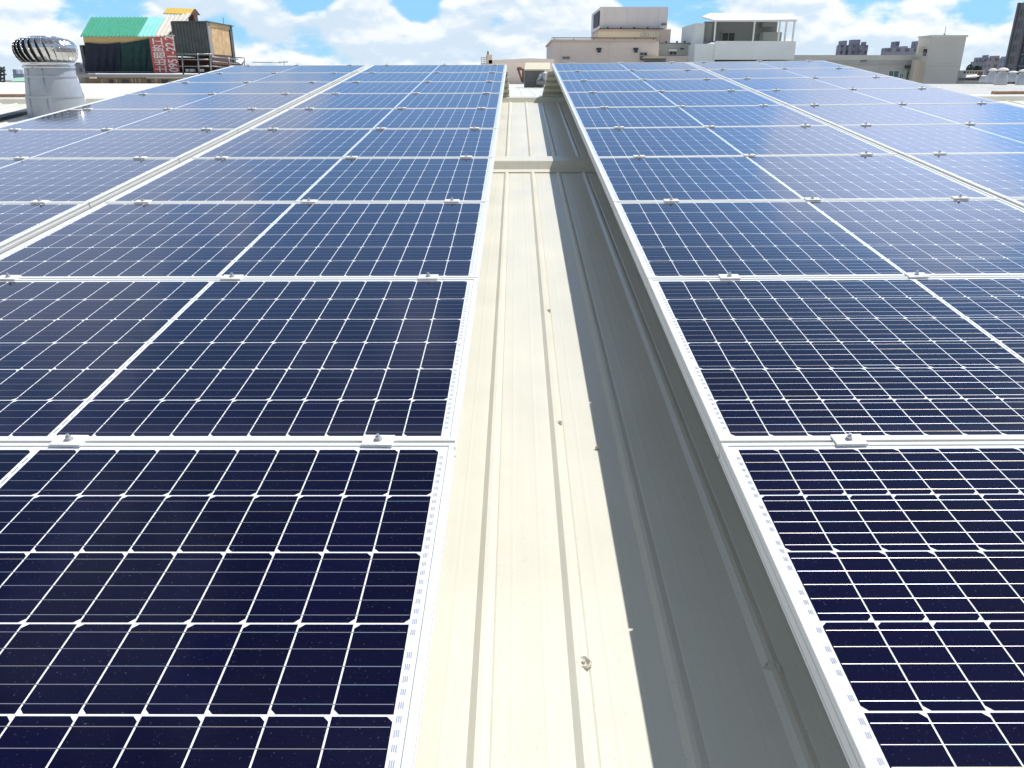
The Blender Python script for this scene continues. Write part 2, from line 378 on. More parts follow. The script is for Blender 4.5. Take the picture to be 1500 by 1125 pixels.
# clamps on the joints
b = MB(); b.box(-.031, .031, -.019, .019, .0003, .0045); b.box(-.031, .031, -.0035, .0035, -.036, .0003); PLATE = b.mesh('plate', 'clamp')
b = MB(); b.cyl((0, 0), .0085, .0045, .0065, 20); b.cyl((0, 0), .0062, .0065, .0125, 6); b.cyl((0, 0), .0032, .0125, .0175, 12); BOLT = b.mesh('bolt', 'bolt')
for fr, xc, sg, side, io, cl in COLS:
    edge = xc - sg * (-W / 2) if False else xc - sg * W / 2
    for j, cx in enumerate(cl):
        X = edge + (cx if sg > 0 else cx)
        for n in range(0, 10):
            if io == 'outer' and n < 2 : continue
            if io == 'inner' and j == 2 and n < 1: continue
            pos = ('nearest the walkway', 'at mid panel', 'farthest from the walkway')[j]
            jt = f'between {ORD[n]} and {ORD[n + 1]} rows' if n < 9 else 'on the far edge'
            r = root('panel_clamp', f'clamp {jt} of {io} {side} panels, {pos}', 'clamp',
                     fr @ T((X + random.uniform(-.006, .006), n + (0 if n < 9 else .004), 0)) @ Matrix.Rotation(random.uniform(-.03, .03), 4, 'Z'), 'clamps holding the solar panels')
            MB().build('plate', None, r, mesh=PLATE); MB().build('bolt', None, r, mesh=BOLT)
# rails and feet under the panels
for fr, xc, sg, side, io, cl in COLS:
    edge = xc - sg * W / 2
    for j, cx in enumerate(cl):
        r = root('mounting_rail', f'galvanised rail under the {io} {side} panels, ' + ('nearest the walkway', 'below the panel middles', 'farthest from the walkway')[j], 'rail', fr @ T((edge + cx, 0, 0)), 'rails under the panels')
        b = MB(); b.box(-.02, .02, -.98, 8.97, -.0805, -.0405); b.build('rail', 'rail', r)
        for y in (-.6, 1.1, 2.8, 4.5, 6.2, 7.9):
            b = MB(); b.box(-.018, .018, y - .02, y + .02, -.352, -.081); b.box(-.05, .05, y - .03, y + .03, -.366, -.352); b.build('foot', 'rail', r)

# ------------------------------------------------------------------ far end of the roof and the roof behind it
MT['wallA'] = mat('cream_ribbed_wall', (.62, .60, .48), .5, var=.08)
def end_wall(name, pts, label):
    """horizontal-ribbed sheet between two slanted ends, facing the camera; pts = x at bottom/top, left/right"""
    (xl0, xr0), (xl1, xr1) = pts; b = MB(); n = 5; zz = []
    for i in range(n):
        z = i * .33 / n; zz += [(z, .0), (z + .014, .03), (z + .022, .03), (z + .034, .0)]
    zz.append((.33, 0)); f = lambda a, c, z: a + (c - a) * z / .33
    y = 8.44
    L_ = [(f(xl0, xl1, z), y + d, z - .36) for z, d in zz]; R_ = [(f(xr0, xr1, z), y + d, z - .36) for z, d in zz]
    b.strip(R_, L_)
    back = lambda P: [(p[0], y + .06, p[2]) for p in P]
    b.strip(back(L_), back(R_)); b.strip(L_, back(L_)); b.strip(back(R_), R_); b.strip([L_[-1], back(L_)[-1]], [R_[-1], back(R_)[-1]])
    o = b.build(name, 'wallA', None, S); tag(o, label, 'wall sheet', 'ribbed sheets closing the far ends of the arrays'); return o
end_wall('end_sheet', ((-3.38, .052), (-3.38, .03)), 'cream ribbed sheet under the far end of the left array')
end_wall('end_sheet', ((.425, 3.9), (.505, 3.9)), 'shaded ribbed sheet under the far end of the right array')

RIDGE = S @ Vector((0, 8.42, ZR))
zr2 = RIDGE.z - .02
b2 = ribbed(-60, 60, 0, 46, .25, 0, h=.010, base=.03, top=.012, minor=False)
r2 = b2.build('roof_beyond', 'roof2', None, T((0, RIDGE.y + .15, zr2)) @ Matrix.Rotation(rad(-.02), 4, 'X')); tag(r2, kind='structure')
MT['rust'] = mat('rusty_edge', (.46, .30, .22), .7, var=.3, vscale=4)
for x0, x1, lb in ((-13, -5.15, 'rust brown edge strip on the roof ridge left of the arrays'), (5.9, 13, 'rust brown edge strip on the roof ridge right of the arrays')):
    b = MB(); b.box(x0, x1, 8.60, 8.66, -.36, -.285); tag(b.build('ridge_strip', 'rust', None, S), lb, 'roof trim')
MT['ground'] = mat('ground', (.24, .23, .21), .9, var=.3, vscale=.02)
b = MB(); b.quad([(-4000, -1500, -13), (4000, -1500, -13), (4000, 5000, -13), (-4000, 5000, -13)]); tag(b.build('ground', 'ground'), kind='structure')
MT['fwall'] = mat('factory_wall', (.55, .54, .50), .7, var=.1)
b = MB()
b.box(-12.8, 12.8, -4.9, 8.3, -13, -.9); tag(b.build('factory_building', 'fwall'), 'factory whose cream metal roof carries the solar panels', 'building')
b = MB(); b.box(-59.5, 59.5, 0, 45.5, -13, zr2 - .06); tag(b.build('factory_building', 'fwall', None, T((0, RIDGE.y + .6, 0))), 'long building under the pale roof beyond the ridge', 'building')

# ------------------------------------------------------------------ turbine ventilator by the left array
MT['steel'] = mat('stainless_steel', (.66, .66, .67), .22, .95, var=.12, vscale=9)
MT['zinc'] = mat('galvanised_sheet', (.46, .49, .54), .5, .35, var=.14, vscale=5, bump=.05, bscale=9)
MT['core'] = mat('dark_interior', (.12, .12, .13), .7)
MT['darkstrip'] = mat('dark_weathered_metal', (.09, .085, .09), .6, .2, var=.3, vscale=6)
pb = on_roof(77, 171, ZR); wb = S @ pb
zc = (RW.inverted() @ (wb - CW)).y; px = zc / F * .885                    # metres per photo pixel at the ventilator
vr = root('turbine_ventilator', 'spinning steel roof ventilator with curved vanes on a conical duct, left of the panels', 'ventilator', T(wb - Vector((0, 0, .05)) + Vector((.07,0,0))))
hz_ = lambda y: (171 - y) * px * 1.02 + .05
b = MB()
prof = [(45 * px, 0), (42.5 * px, hz_(142)), (43 * px, hz_(142) + .001), (43 * px, hz_(139)), (41.5 * px, hz_(139) + .001), (37.5 * px, hz_(112)), (38.3 * px, hz_(112) + .001), (38.3 * px, hz_(109)), (37 * px, hz_(109) + .001), (36 * px, hz_(99)), (36 * px, hz_(97))]
for p_, q_ in zip(prof, prof[1:]): b.lathe([p_, q_], 40)
for a in (-2.05, -1.35, .6, 2.6):
    for (r0, z0), (r1, z1) in (((45.2 * px, .0), (42.7 * px, hz_(142))), ((41.8 * px, hz_(138)), (37.8 * px, hz_(112))), ((37.3 * px, hz_(108)), (36.3 * px, hz_(99)))):
        b.tube((r0 * math.cos(a), r0 * math.sin(a), z0), (r1 * math.cos(a), r1 * math.sin(a), z1), .006, 6)
b.build('duct', 'zinc', vr)
b = MB(); b.lathe([(46.5 * px, -.02), (46.5 * px, .05), (45.2 * px, .052)], 40); b.build('base_collar', 'zinc', vr)
b = MB(); b.lathe([(36.6 * px, hz_(98)), (38.5 * px, hz_(97.5)), (38.5 * px, hz_(95.5)), (37.2 * px, hz_(95)), (37.2 * px, hz_(91.5)), (39.5 * px, hz_(91)), (39.5 * px, hz_(89.5)), (34 * px, hz_(89))], 40)
for a in range(10):
    t = a * .628 + .2; b.tube((38.4 * px * math.cos(t), 38.4 * px * math.sin(t), hz_(96.5)), (39.2 * px * math.cos(t), 39.2 * px * math.sin(t), hz_(96.5)), .008, 8)
b.build('neck_ring', 'steel', vr)
hd = root('x', 'x', 'x', vr.matrix_world); hd.name = 'turbine_head'
for k in ('label', 'category'): del hd[k]
hd.parent = vr; hd.matrix_local = T((0, 0, 0))
nv = 26; zb, zt = hz_(89.5), hz_(53)
PR = [(.0, .80), (.08, .88), (.2, .95), (.38, .995), (.55, 1.0), (.70, .97), (.82, .89), (.91, .76), (.97, .58), (1.0, .38)]
b = MB(); R0 = 46 * px
for i in range(nv):
    a0 = 2 * math.pi * i / nv; da = 2 * math.pi / nv; rows = []
    for t, r in PR:
        z = zb + (zt - zb) * t; tw = t * .24; ln = []
        for q in range(6):
            u = q / 5; rr = R0 * r * (1 - .02 * math.sin(math.pi * u) - .13 * u * u * (1 if t < .97 else .5)); an = -(a0 + tw + u * da * 1.22)
            ln.append((rr * math.cos(an), rr * math.sin(an), z + .004 * math.sin(math.pi * u)))
        rows.append(ln)
    for p, q in zip(rows, rows[1:]): b.strip(p, q, 0, True)
    ed = [r_[0] for r_ in rows]
    for p, q in zip(ed, ed[1:]): b.tube(p, q, .0028, 5)
b.build('vanes', 'steel', hd)
b = MB(); b.lathe([(.001, zt + .012), (.12 * 1, zt + .008), (R0 * .40, zt - .004), (R0 * .40, zt - .016)], 32); b.build('top_cap', 'steel', hd)
b = MB(); b.lathe([(R0 * r * .70, zb + (zt - zb) * t) for t, r in PR], 24); b.build('inner_drum', 'core', hd)
# dark weathered strip on the roof beside it
pa, pc = on_roof(-14, 176, ZR + .03), on_roof(52, 160, ZR + .03)
b = MB(); dv = (pc - pa); nrm = Vector((-dv.y, dv.x, 0)).normalized() * .07
for zz in (0,):
    q = [pa - nrm, pc - nrm, pc + nrm, pa + nrm]; lo = [Vector((v.x, v.y, ZR + .0)) for v in q]; hi = [Vector((v.x, v.y, ZR + .045)) for v in q]
    b.quad(hi); 
    for k in range(4): b.quad([lo[k], lo[(k + 1) % 4], hi[(k + 1) % 4], hi[k]])
tag(b.build('gutter_strip', 'darkstrip', None, S), 'dark weathered metal strip lying on the white roof beside the ventilator', 'roof trim')

# ------------------------------------------------------------------ buildings beyond the roofs
def bm(name, col, **k):
    if name not in MT: MT[name] = mat(name, col, **{**dict(rough=.75, var=.08, vscale=.5), **k})
    return name
class Bld:
    """a thing whose parts are laid out in the photograph's bearing, on the vertical plane y = Y"""
    def __init__(s, name, label, cat, Y, xref, yref, group=None):
        s.Y = Y; s.o = on_y(xref, yref, Y); s.r = root(name, label, cat, T(s.o), group)
    def p(s, x, y, dy=0.0):
        q = on_y(x, y, s.Y + dy) - s.o; return q
    def box(s, name, mat_, x0, x1, yt, yb, d0=0.0, d1=4.0, parent=None, b=None, mi=0):
        """front face spans the given pixels at depth offset d0"""
        a = s.p(x0, yt, d0); c = s.p(x1, yb, d0); bb = b or MB()
        cx = s.p(x0, yb, d0); 
        bb.box(min(a.x, cx.x) if False else cx.x, c.x, d0, d1, c.z, a.z, mi)
        if b is None: return bb.build(name, mat_, parent or s.r)
    def poly(s, name, mat_, pts, thick=.12, parent=None):
        """pts = (px, py, depth offset); a slab with real thickness"""
        P = [s.p(*q) for q in pts]; n = (P[1] - P[0]).cross(P[2] - P[0]).normalized() * thick; b = MB()
        b.quad(P); b.quad([v + n for v in P][::-1])
        for i in range(len(P)): b.quad([P[(i + 1) % len(P)], P[i], P[i] + n, P[(i + 1) % len(P)] + n])
        return b.build(name, mat_, parent or s.r)
    def bar(s, name, mat_, segs, r=.03, parent=None):
        b = MB()
        for q0, q1 in segs: b.tube(s.p(*q0), s.p(*q1), r, 6)
        return b.build(name, mat_, parent or s.r)
    def window(s, x0, x1, yt, yb, glass='win_dark', fr='win_frame', d=0.0):
        o = s.box('window', glass, x0, x1, yt, yb, d - .03, d + .1)
        a = s.p(x0, yt, d); c = s.p(x1, yb, d); b = MB(); w_ = .05
        b.box(a.x - w_, c.x + w_, d - .06, d + .02, a.z, a.z + w_); b.box(a.x - w_, c.x + w_, d - .08, d + .02, c.z - w_, c.z)
        b.box(a.x - w_, a.x, d - .06, d + .02, c.z, a.z); b.box(c.x, c.x + w_, d - .06, d + .02, c.z, a.z)
        xm = (a.x + c.x) / 2; b.box(xm - .02, xm + .02, d - .05, d + .02, c.z, a.z)
        b.build('window_frame', fr, o); return o
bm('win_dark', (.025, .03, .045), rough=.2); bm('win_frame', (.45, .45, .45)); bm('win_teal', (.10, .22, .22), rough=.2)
bm('pinkwall', (.80, .70, .64)); bm('pinkwall_b', (.74, .61, .50)); bm('greyclad', (.76, .74, .74), rough=.5); bm('greywall', (.42, .43, .41)); bm('darkrail', (.07, .08, .10))
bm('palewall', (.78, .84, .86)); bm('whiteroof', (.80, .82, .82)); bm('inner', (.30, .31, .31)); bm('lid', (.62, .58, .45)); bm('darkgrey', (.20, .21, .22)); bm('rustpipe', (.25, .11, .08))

# long pink wall behind the walkway
B = Bld('low_building', 'long low pink building with a small chimney behind the walkway', 'building', 47, 770, 128)
B.box('wall', 'pinkwall', 705, 812, 93.5, 160, 0, 8)
B.poly('roof', 'pinkwall', [(716, 88, 0), (735, 87.5, 0), (775, 85.5, 0), (812, 86.5, 0), (812, 93.4, 0), (716, 93.4, 0)], .1)
B.box('chimney', 'pinkwall_b', 712, 721, 80, 94, -.1, .6); B.box('chimney_pipe', 'darkgrey', 713.5, 716, 75, 81.5, .0, .15)
B.bar('railing', 'rail', [((705, y, -.1), (713, y, -.1)) for y in (84, 87, 90, 93)] + [((x, 83, -.1), (x, 94, -.1)) for x in (705, 709, 713)], .02)
# small shed with a pale lid
B = Bld('equipment_shed', 'small grey shed with a cream sloping lid at the walkway end', 'shed', 27, 786, 124)
B.box('wall', 'darkgrey', 768, 797, 103, 128, 0, 1.0)
B.poly('lid', 'lid', [(768, 103.2, -.25), (806, 103.2, -.25), (806, 93.5, 1.3), (770, 93.5, 1.3)], .04)
B.bar('bracket', 'rustpipe', [((757, 101.5, 0), (768, 101.5, 0)), ((758, 99.5, 0), (764, 99.5, 0)), ((766, 101, 0), (766, 121, 0)), ((759, 102, 0), (765, 120, 0))], .035)
for i in range(7):
    x = 770 + i * 4; B.box('wall_rib', 'darkgrey', x, x + .8, 105, 128, -.02, .02)
B = Bld('air_unit', 'dark bent duct unit standing against the small grey shed', 'duct', 26.4, 792, 124)
B.box('body', 'darkgrey', 786, 800, 118, 124, 0, .5); B.bar('bent_pipe', 'zinc', [((788, 120, .2), (793, 109, .2)), ((793, 109, .2), (801, 108, .2)), ((796, 118, .2), (797, 109, .2))], .06)

# main beige building
B = Bld('factory_block', 'pink beige flat-roofed block with two hooded vents and a dark roof rail', 'building', 60, 885, 120)
B.box('wall', 'pinkwall', 808, 960, 60.5, 150, 0, 12)
B.box('parapet', 'pinkwall_b', 807.5, 960.5, 57.5, 60.5, -.06, 12)
B.box('roof_rail', 'darkrail', 808, 962, 54.8, 56.2, -.2, -.05)
for x in (812, 840, 870, 900, 930, 957): B.box('rail_post', 'darkrail', x, x + .7, 56.2, 58, -.15, -.05)
for x in (820.5, 889.5): B.box('wall_joint', 'pinkwall_b', x, x + .6, 60.5, 120, -.02, .01)
B.box('wall_band', 'pinkwall_b', 808, 960, 62.5, 63.2, -.04, .01)
for x in (877.5, 931.5):
    h = B.poly('vent_hood', 'darkrail', [(x - 4, 70, -.02), (x + 4, 70, -.02), (x + 2.4, 74.5, -.35), (x - 2.4, 74.5, -.35)], .05)
    B.box('vent', 'win_dark', x - 2.4, x + 2.4, 71, 77, -.06, .05)
B.window(824.5, 834, 83.5, 86, 'darkgrey')
B.window(938, 947, 77.5, 81); B.window(938, 942, 81.5, 88)
B.box('side_wing', 'greywall', 962, 1016, 63.5, 82, .5, 10); B.box('side_wing_base', 'pinkwall', 960.2, 1016, 82, 150, .3, 10)
for x in (964.5, 975, 991, 1002): B.box('roof_post', 'darkrail', x, x + 2, 60, 63.6, .6, .8)
B.box('side_parapet', 'darkgrey', 962, 1016, 62.6, 63.6, .4, 10)
o = B.window(981, 990.5, 75.5, 80, d=.5); B.box('awning', 'whiteroof', 980.5, 991.5, 72, 75, .0, .5)
B.box('vent', 'darkrail', 997, 1002, 70.3, 72.3, .4, .6); B.box('service_door', 'darkgrey', 1008.5, 1013, 68, 81, .45, .6)
B.box('canopy', 'lid', 943.5, 975.5, 82.6, 85.4, -1.0, .2); B.box('canopy_wall', 'darkgrey', 945, 975, 85.5, 95, -.4, .2)
# block behind and above it
B = Bld('stair_block', 'tall grey clad block with a cream storey below, above the beige block', 'building', 66, 925, 120)
B.box('wall', 'pinkwall_b', 876.5, 977.5, 42.6, 120, 0, 8); bm('creamwall', (.78, .70, .52)); B.box('lower_wall', 'creamwall', 876, 965, 46, 56, -.05, .1)
B.box('cladding', 'greyclad', 878.5, 977, 10, 42, .3, 8); B.box('ledge', 'darkrail', 878, 972, 41.5, 42.8, -.2, .3); B.box('side_louvre', 'darkrail', 876.3, 878.4, 16, 37, .6, 5)
for x in (889.5, 909, 928, 948): B.box('ledge_post', 'darkrail', x, x + 2, 39.5, 41.6, -.1, .1)
B.window(939, 949, 49, 52.5); B.box('vent', 'darkgrey', 969, 976, 34, 37, .2, .4); B.box('tank', 'whiteroof', 967, 973, 38.5, 43, -.1, .3)
for x in (886, 901, 917, 933, 949, 963): B.box('cladding_joint', 'greyclad', x, x + .4, 10.5, 41.5, .27, .31)
# white rooftop house
B = Bld('rooftop_house', 'white open-sided rooftop house with a pale flat roof and balcony wall', 'house', 58, 1090, 120)
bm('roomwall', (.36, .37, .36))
B.box('balcony_wall', 'palewall', 1046, 1163, 60, 87.5, 0, .25); B.box('side_wall_low', 'palewall', 1016, 1046, 64, 95, .1, 6, ); 
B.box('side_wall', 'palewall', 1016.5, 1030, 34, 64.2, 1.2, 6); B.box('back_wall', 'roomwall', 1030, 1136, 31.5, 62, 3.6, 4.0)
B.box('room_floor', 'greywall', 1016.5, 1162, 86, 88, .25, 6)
B.poly('roof', 'whiteroof', [(1028, 26, -.3), (1046, 31.5, -.6), (1167, 30.5, -.6), (1160, 22.5, 4.5), (1040, 21, 4.5)], .12)
B.box('roof_edge', 'whiteroof', 1046, 1167, 29.6, 31.6, -.75, -.6)
B.window(1058.5, 1075, 48.5, 60, 'win_dark', 'greywall', d=3.55)
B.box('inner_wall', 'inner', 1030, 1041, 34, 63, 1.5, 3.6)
for x in (1045.2, 1102, 1139, 1148.5, 1160): B.box('post', 'whiteroof', x, x + 2, 31.6, 60, .0, .12)
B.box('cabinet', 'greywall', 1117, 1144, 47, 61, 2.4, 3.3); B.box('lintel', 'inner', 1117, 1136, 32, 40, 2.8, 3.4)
B.box('base', 'win_dark', 1048, 1153, 88.5, 94, .6, 5); B.box('base_wall', 'greywall', 1016, 1165, 93.5, 150, .2, 6)  # first box is dark to paint the shaded gap below the balcony
# right grey building and its tower
bm('stonegrey', (.62, .61, .58)); bm('stonegrey_b', (.70, .69, .65)); bm('lit_side', (.76, .70, .58))
B = Bld('grey_building', 'long grey building with teal-framed windows behind the right array', 'building', 62, 1260, 125)
B.box('wall', 'stonegrey', 1162, 1353, 82, 170, 0, 12)
B.box('parapet', 'stonegrey_b', 1161.5, 1353, 80.5, 88.5, -.12, 12)
for y in (92.5, 95): B.box('wall_band', 'stonegrey_b', 1162, 1353, y, y + .8, -.06, .01)
for x in (1185, 1285): B.box('wall_joint', 'stonegrey_b', x, x + .8, 88, 120, -.04, .01)
for x0, x1, y0, y1 in ((1302, 1315, 104, 113), (1318.5, 1322, 108, 114), (1327.5, 1334, 104, 118), (1335.5, 1342.5, 104, 118)): B.window(x0, x1, y0, y1, 'win_teal', 'palewall')
B.box('canopy', 'darkrail', 1331, 1347, 95.5, 99.5, -.7, 0); B.box('vent', 'darkgrey', 1262, 1270, 88, 90, -.15, 0)
B = Bld('tower_block', 'square grey stair tower with a lit-toned cream left side, right of the long building', 'tower', 60, 1385, 125)
B.box('wall', 'stonegrey', 1356, 1399, 58, 150, 0, .2)
bx = MB()
P0 = [B.p(1353, 118, 0), B.p(1403, 118, 0)]; X0, X1 = P0[0].x, P0[1].x
zt = B.p(1385, 54, 0).z; zb = B.p(1385, 140, 0).z
for o_ in [q for q in B.r.children if q.name.startswith('wall')]: bpy.data.objects.remove(o_)
bx.box(X0, X1, 0, 1.9, zb, zt); bx.build('wall', 'stonegrey', B.r)
b_ = MB(); b_.box(X0 - .06, X1 + .08, -.08, 2.0, zt, zt + .12); b_.build('coping', 'stonegrey_b', B.r)
for z in (-1.9, -2.15):
    b_ = MB(); b_.box(X0 + .02, X1 - .02, -.04, .02, zt + z, zt + z + .05); b_.build('wall_band', 'stonegrey_b', B.r)
b_ = MB(); b_.box(X0 - .03, X0 + .02, .02, 1.88, zb, zt - .02); b_.build('side_lit_skin', 'lit_side', B.r)  # thin cream skin puts the lit tone of the left side into its colour
b_ = MB(); b_.box(X0 - .5, X0 - .03, .8, 1.3, zb, zt - 1.5); b_.box(X0 - .42, X0 - .03, .72, .8, zt - 1.0, zt - .62); b_.build('side_duct', 'lit_side', B.r)
b_ = MB(); b_.box(X0 - .06, X0 - .03, .25, .75, zt - 1.25, zt - .8); b_.build('window', 'win_dark', B.r)  # dark plate painting the shade of a small recess in the side
b_ = MB(); b_.cyl((X0 + 1.4, 1.0), .02, zt + .12, zt + .75, 6); b_.cyl((X0 + 1.4, 1.0), .06, zt + .12, zt + .25, 8); b_.build('antenna', 'darkgrey', B.r)

# ------------------------------------------------------------------ sheds on the roof to the left
bm('greensheet', (.07, .37, .23), rough=.45, var=.15, vscale=3); bm('cyansheet', (.30, .72, .66), rough=.4, var=.1); bm('palesheet', (.66, .62, .56), var=.15, vscale=2)
bm('navynet', (.012, .022, .045), rough=.8, var=.4, vscale=4, bump=.3, bscale=3); bm('greennet', (.010, .05, .055), rough=.8, var=.4, vscale=4, bump=.3, bscale=3)
bm('bannerred', (.50, .11, .11), rough=.6, var=.15, vscale=3); bm('bannerwhite', (.78, .72, .70)); bm('wood', (.62, .42, .22), rough=.7, var=.3, vscale=2.5)
bm('darkshed', (.075, .095, .10), rough=.6, var=.3, vscale=3); bm('yellowroof', (.72, .50, .10), rough=.5); bm('beam', (.55, .42, .22)); bm('tanwall', (.36, .27, .17), var=.3, vscale=1.5); bm('slab', (.30, .29, .29)); bm('brownpost', (.12, .06, .05)); bm('tube', (.30, .31, .31), rough=.4, metal=.5)
def ribs_on(B, name, mat_, e0, e1, r0, r1, n, thick=.05, parent=None):
    """a sloping sheet between an eave line e0-e1 and a ridge line r0-r1 with n raised ribs"""
    E0, E1, R0_, R1 = (B.p(*q) for q in (e0, e1, r0, r1)); b = MB()
    up = (E1 - E0).cross(R0_ - E0).normalized()
    if up.z < 0: up = -up
    A_, B_ = [], []
    for i in range(n):
        for u, h in ((0, 0), (.30, 0), (.40, 1), (.60, 1), (.70, 0)):
            t = (i + u) / n; A_.append(E0.lerp(E1, t) + up * h * thick); B_.append(R0_.lerp(R1, t) + up * h * thick)
    A_.append(E1); B_.append(R1); b.strip(A_, B_); b.strip([p - up * .05 for p in B_], [p - up * .05 for p in A_]); b.strip([p - up * .05 for p in A_], A_)
    return b.build(name, mat_, parent or B.r)
B = Bld('green_roofed_shed', 'rooftop shed with a green ribbed roof, beige band and dark netting', 'shed', 46, 175, 107)
ribs_on(B, 'roof', 'greensheet', (117.5, 53, -.35), (201, 53, -.35), (133, 25.5, 3.2), (217, 25.5, 3.2), 15)
ribs_on(B, 'clear_roof_panel', 'cyansheet', (201.2, 53, -.35), (226, 53, -.35), (217.2, 25.5, 3.2), (241, 25.5, 3.2), 4)
ribs_on(B, 'pale_roof_panel', 'palesheet', (226.2, 53, -.35), (256, 51.5, -.35), (241.2, 25.5, 3.2), (280, 19, 3.2), 5)
B.box('eave_beam', 'beam', 122, 224, 53.6, 55, -.2, .0); B.box('wall', 'beam', 123.5, 224, 55, 66, 0, 3.0)
B.box('lower_wall', 'darkshed', 126, 224, 66, 107, .1, 3.0)
B.box('left_edge_net', 'darkshed', 122.5, 127, 66, 100, -.05, 2.8)
def net(name, mat_, x0, x1, topf, yb):
    n = 14; T_, M1, Bt = [], [], []
    for i in range(n + 1):
        x = x0 + (x1 - x0) * i / n; d = -.12 - .06 * math.sin(i * 1.9) - .04 * math.sin(i * 4.1)
        T_.append(B.p(x, topf(x), -.10)); M1.append(B.p(x, (topf(x) + yb) / 2, d)); Bt.append(B.p(x, yb, -.14 + .05 * math.sin(i * 2.7)))
    b = MB(); b.strip(Bt, M1, 0, True); b.strip(M1, T_, 0, True); bk = lambda P: [p + Vector((0, .03, 0)) for p in P]; b.strip(bk(T_), bk(M1)); b.strip(bk(M1), bk(Bt))
    return b.build(name, mat_, B.r)
net('netting', 'navynet', 124.5, 176, lambda x: 62 + 2.2 * math.sin((x - 124) / 52 * 3.1), 106.5)
net('green_netting', 'greennet', 176, 222.5, lambda x: 63.5 - 7.5 * ((x - 176) / 46) ** 1.2, 106.5)
B.bar('net_rope', 'tube', [((124, 105.3, -.22), (228, 105.3, -.22))], .02)
# banner with rotated writing
banner = B.poly('banner', 'bannerred', [(218.5, 54.5, -.30), (225.5, 107.5, -.30), (264, 107, -.30), (256, 51, -.30)], .02)
def writing(txt, x0, y0, x1, y1, size, sx=1.0):
    """baseline runs from pixel (x0,y0) up to (x1,y1): turned a quarter to the left as on the banner"""
    c = bpy.data.curves.new('writing', 'FONT'); c.body = txt; c.size = 1; c.extrude = .0; c.offset = .02
    t = bpy.data.objects.new('writing', c); C.objects.link(t)
    dg = bpy.context.evaluated_depsgraph_get(); me = bpy.data.meshes.new_from_object(t.evaluated_get(dg)); bpy.data.objects.remove(t)
    if not len(me.vertices): return
    xs = [v.co.x for v in me.vertices]; ys = [v.co.y for v in me.vertices]
    a = B.p(x0, y0, -.335); e = B.p(x1, y1, -.335); run = e - a; side = Vector((-1, 0, 0)) * size
    for v in me.vertices:
        u = (v.co.x - min(xs)) / (max(xs) - min(xs)); w_ = (v.co.y - min(ys)) / (max(ys) - min(ys))
        v.co = a + run * u + side * w_
    me.materials.clear(); me.materials.append(MT['bannerwhite']); o = bpy.data.objects.new('writing', me); C.objects.link(o); o.parent = banner
    return o
mpp = 46 / F
writing('\u571f\u51fa\u79df\u7684\u5de5', 245.5, 106, 238.5, 55.5, 17 * mpp)
writing('0951-22.2', 262.5, 105.5, 254.5, 52.5, 13.5 * mpp)
# dark shed with a wooden side
B = Bld('dark_shed', 'dark sheet-clad rooftop shed with one wooden side, beside the red banner', 'shed', 46.5, 300, 107)
P = [B.p(257, 82, -.8), B.p(309, 82, -.8), B.p(343, 84, 3.2)]; zt = B.p(300, 31.5, -.8).z; zb = P[0].z
b = MB(); b.box(P[0].x, P[1].x, -.8, 3.2, zb, zt); b.build('front_wall', 'darkshed', B.r)
for i in range(11):
    x = P[0].x + (P[1].x - P[0].x) * (i + .5) / 11; b = MB(); b.box(x - .03, x + .03, -.84, -.8, zb, zt - .05); b.build('wall_rib', 'darkshed', B.r)
X1 = P[1].x; X2 = P[2].x
def side(name, m_, u0, u1, z0, z1, off=0.0, th=.06):
    a = Vector((X1, -.8, 0)).lerp(Vector((X2, 3.2, 0)), u0); c = Vector((X1, -.8, 0)).lerp(Vector((X2, 3.2, 0)), u1); n = Vector((4.0, -(X2 - X1), 0)).normalized()
    a += n * off; c += n * off; b = MB(); q = [a, c, c - n * th, a - n * th]
    b.quad([v + Vector((0, 0, z0)) for v in (q[0], q[1])] + [v + Vector((0, 0, z1)) for v in (q[1], q[0])])
    b.quad([v + Vector((0, 0, z1)) for v in q]); b.quad([v + Vector((0, 0, z0)) for v in q][::-1])
    b.quad([q[1] + Vector((0, 0, z0)), q[2] + Vector((0, 0, z0)), q[2] + Vector((0, 0, z1)), q[1] + Vector((0, 0, z1))])
    b.quad([q[3] + Vector((0, 0, z0)), q[0] + Vector((0, 0, z0)), q[0] + Vector((0, 0, z1)), q[3] + Vector((0, 0, z1))])
    b.quad([q[2] + Vector((0, 0, z0)), q[3] + Vector((0, 0, z0)), q[3] + Vector((0, 0, z1)), q[2] + Vector((0, 0, z1))]); return b.build(name, m_, B.r)
side('side_wall', 'darkshed', 0, 1, zb, zt, 0, .3); side('wood_panel', 'wood', .10, .48, zb + .1, zt - .22, .05); side('wood_panel', 'wood', .49, .86, zb + .1, zt - .22, .05)
side('wood_beam', 'yellowroof' if False else 'beam', .06, .88, zt - .22, zt + .02, .10); side('corner_post', 'slab', -.03, .07, zb - .1, zt + .03, .08); side('corner_post', 'darkshed', .88, .99, zb - .5, zt + .05, .10)
side('skirting', 'brownpost', 0, 1, zb - .45, zb + .1, .04)
B.box('shed_roof', 'darkshed', 252, 305, 30.6, 32, -1.0, 3.2)
B.box('recess_shade', 'brownpost', 262, 318, 84, 107, .6, 3.0)  # dark box painted as the shade in the recess below the shed
B.bar('scaffold_rail', 'tube', [((258, y, -1.3), (311, y + .3, -1.3)) for y in (79, 87, 97)] + [((311, y, -1.3), (348, y + 3.5, 3)) for y in (83.5, 90, 97)], .035)
for x in (268, 291, 309): B.bar('scaffold_post', 'tube', [((x - 1.5, 78, -1.3), (x + 1, 112, -1.3))], .05)
for x in (322, 335): B.bar('scaffold_post', 'tube', [((x, 84, 1.0), (x + 1, 108, 1.0))], .05)
for x in (272, 279, 292): B.box('white_can', 'whiteroof', x, x + 4.5, 101, 105, -.9, -.6)
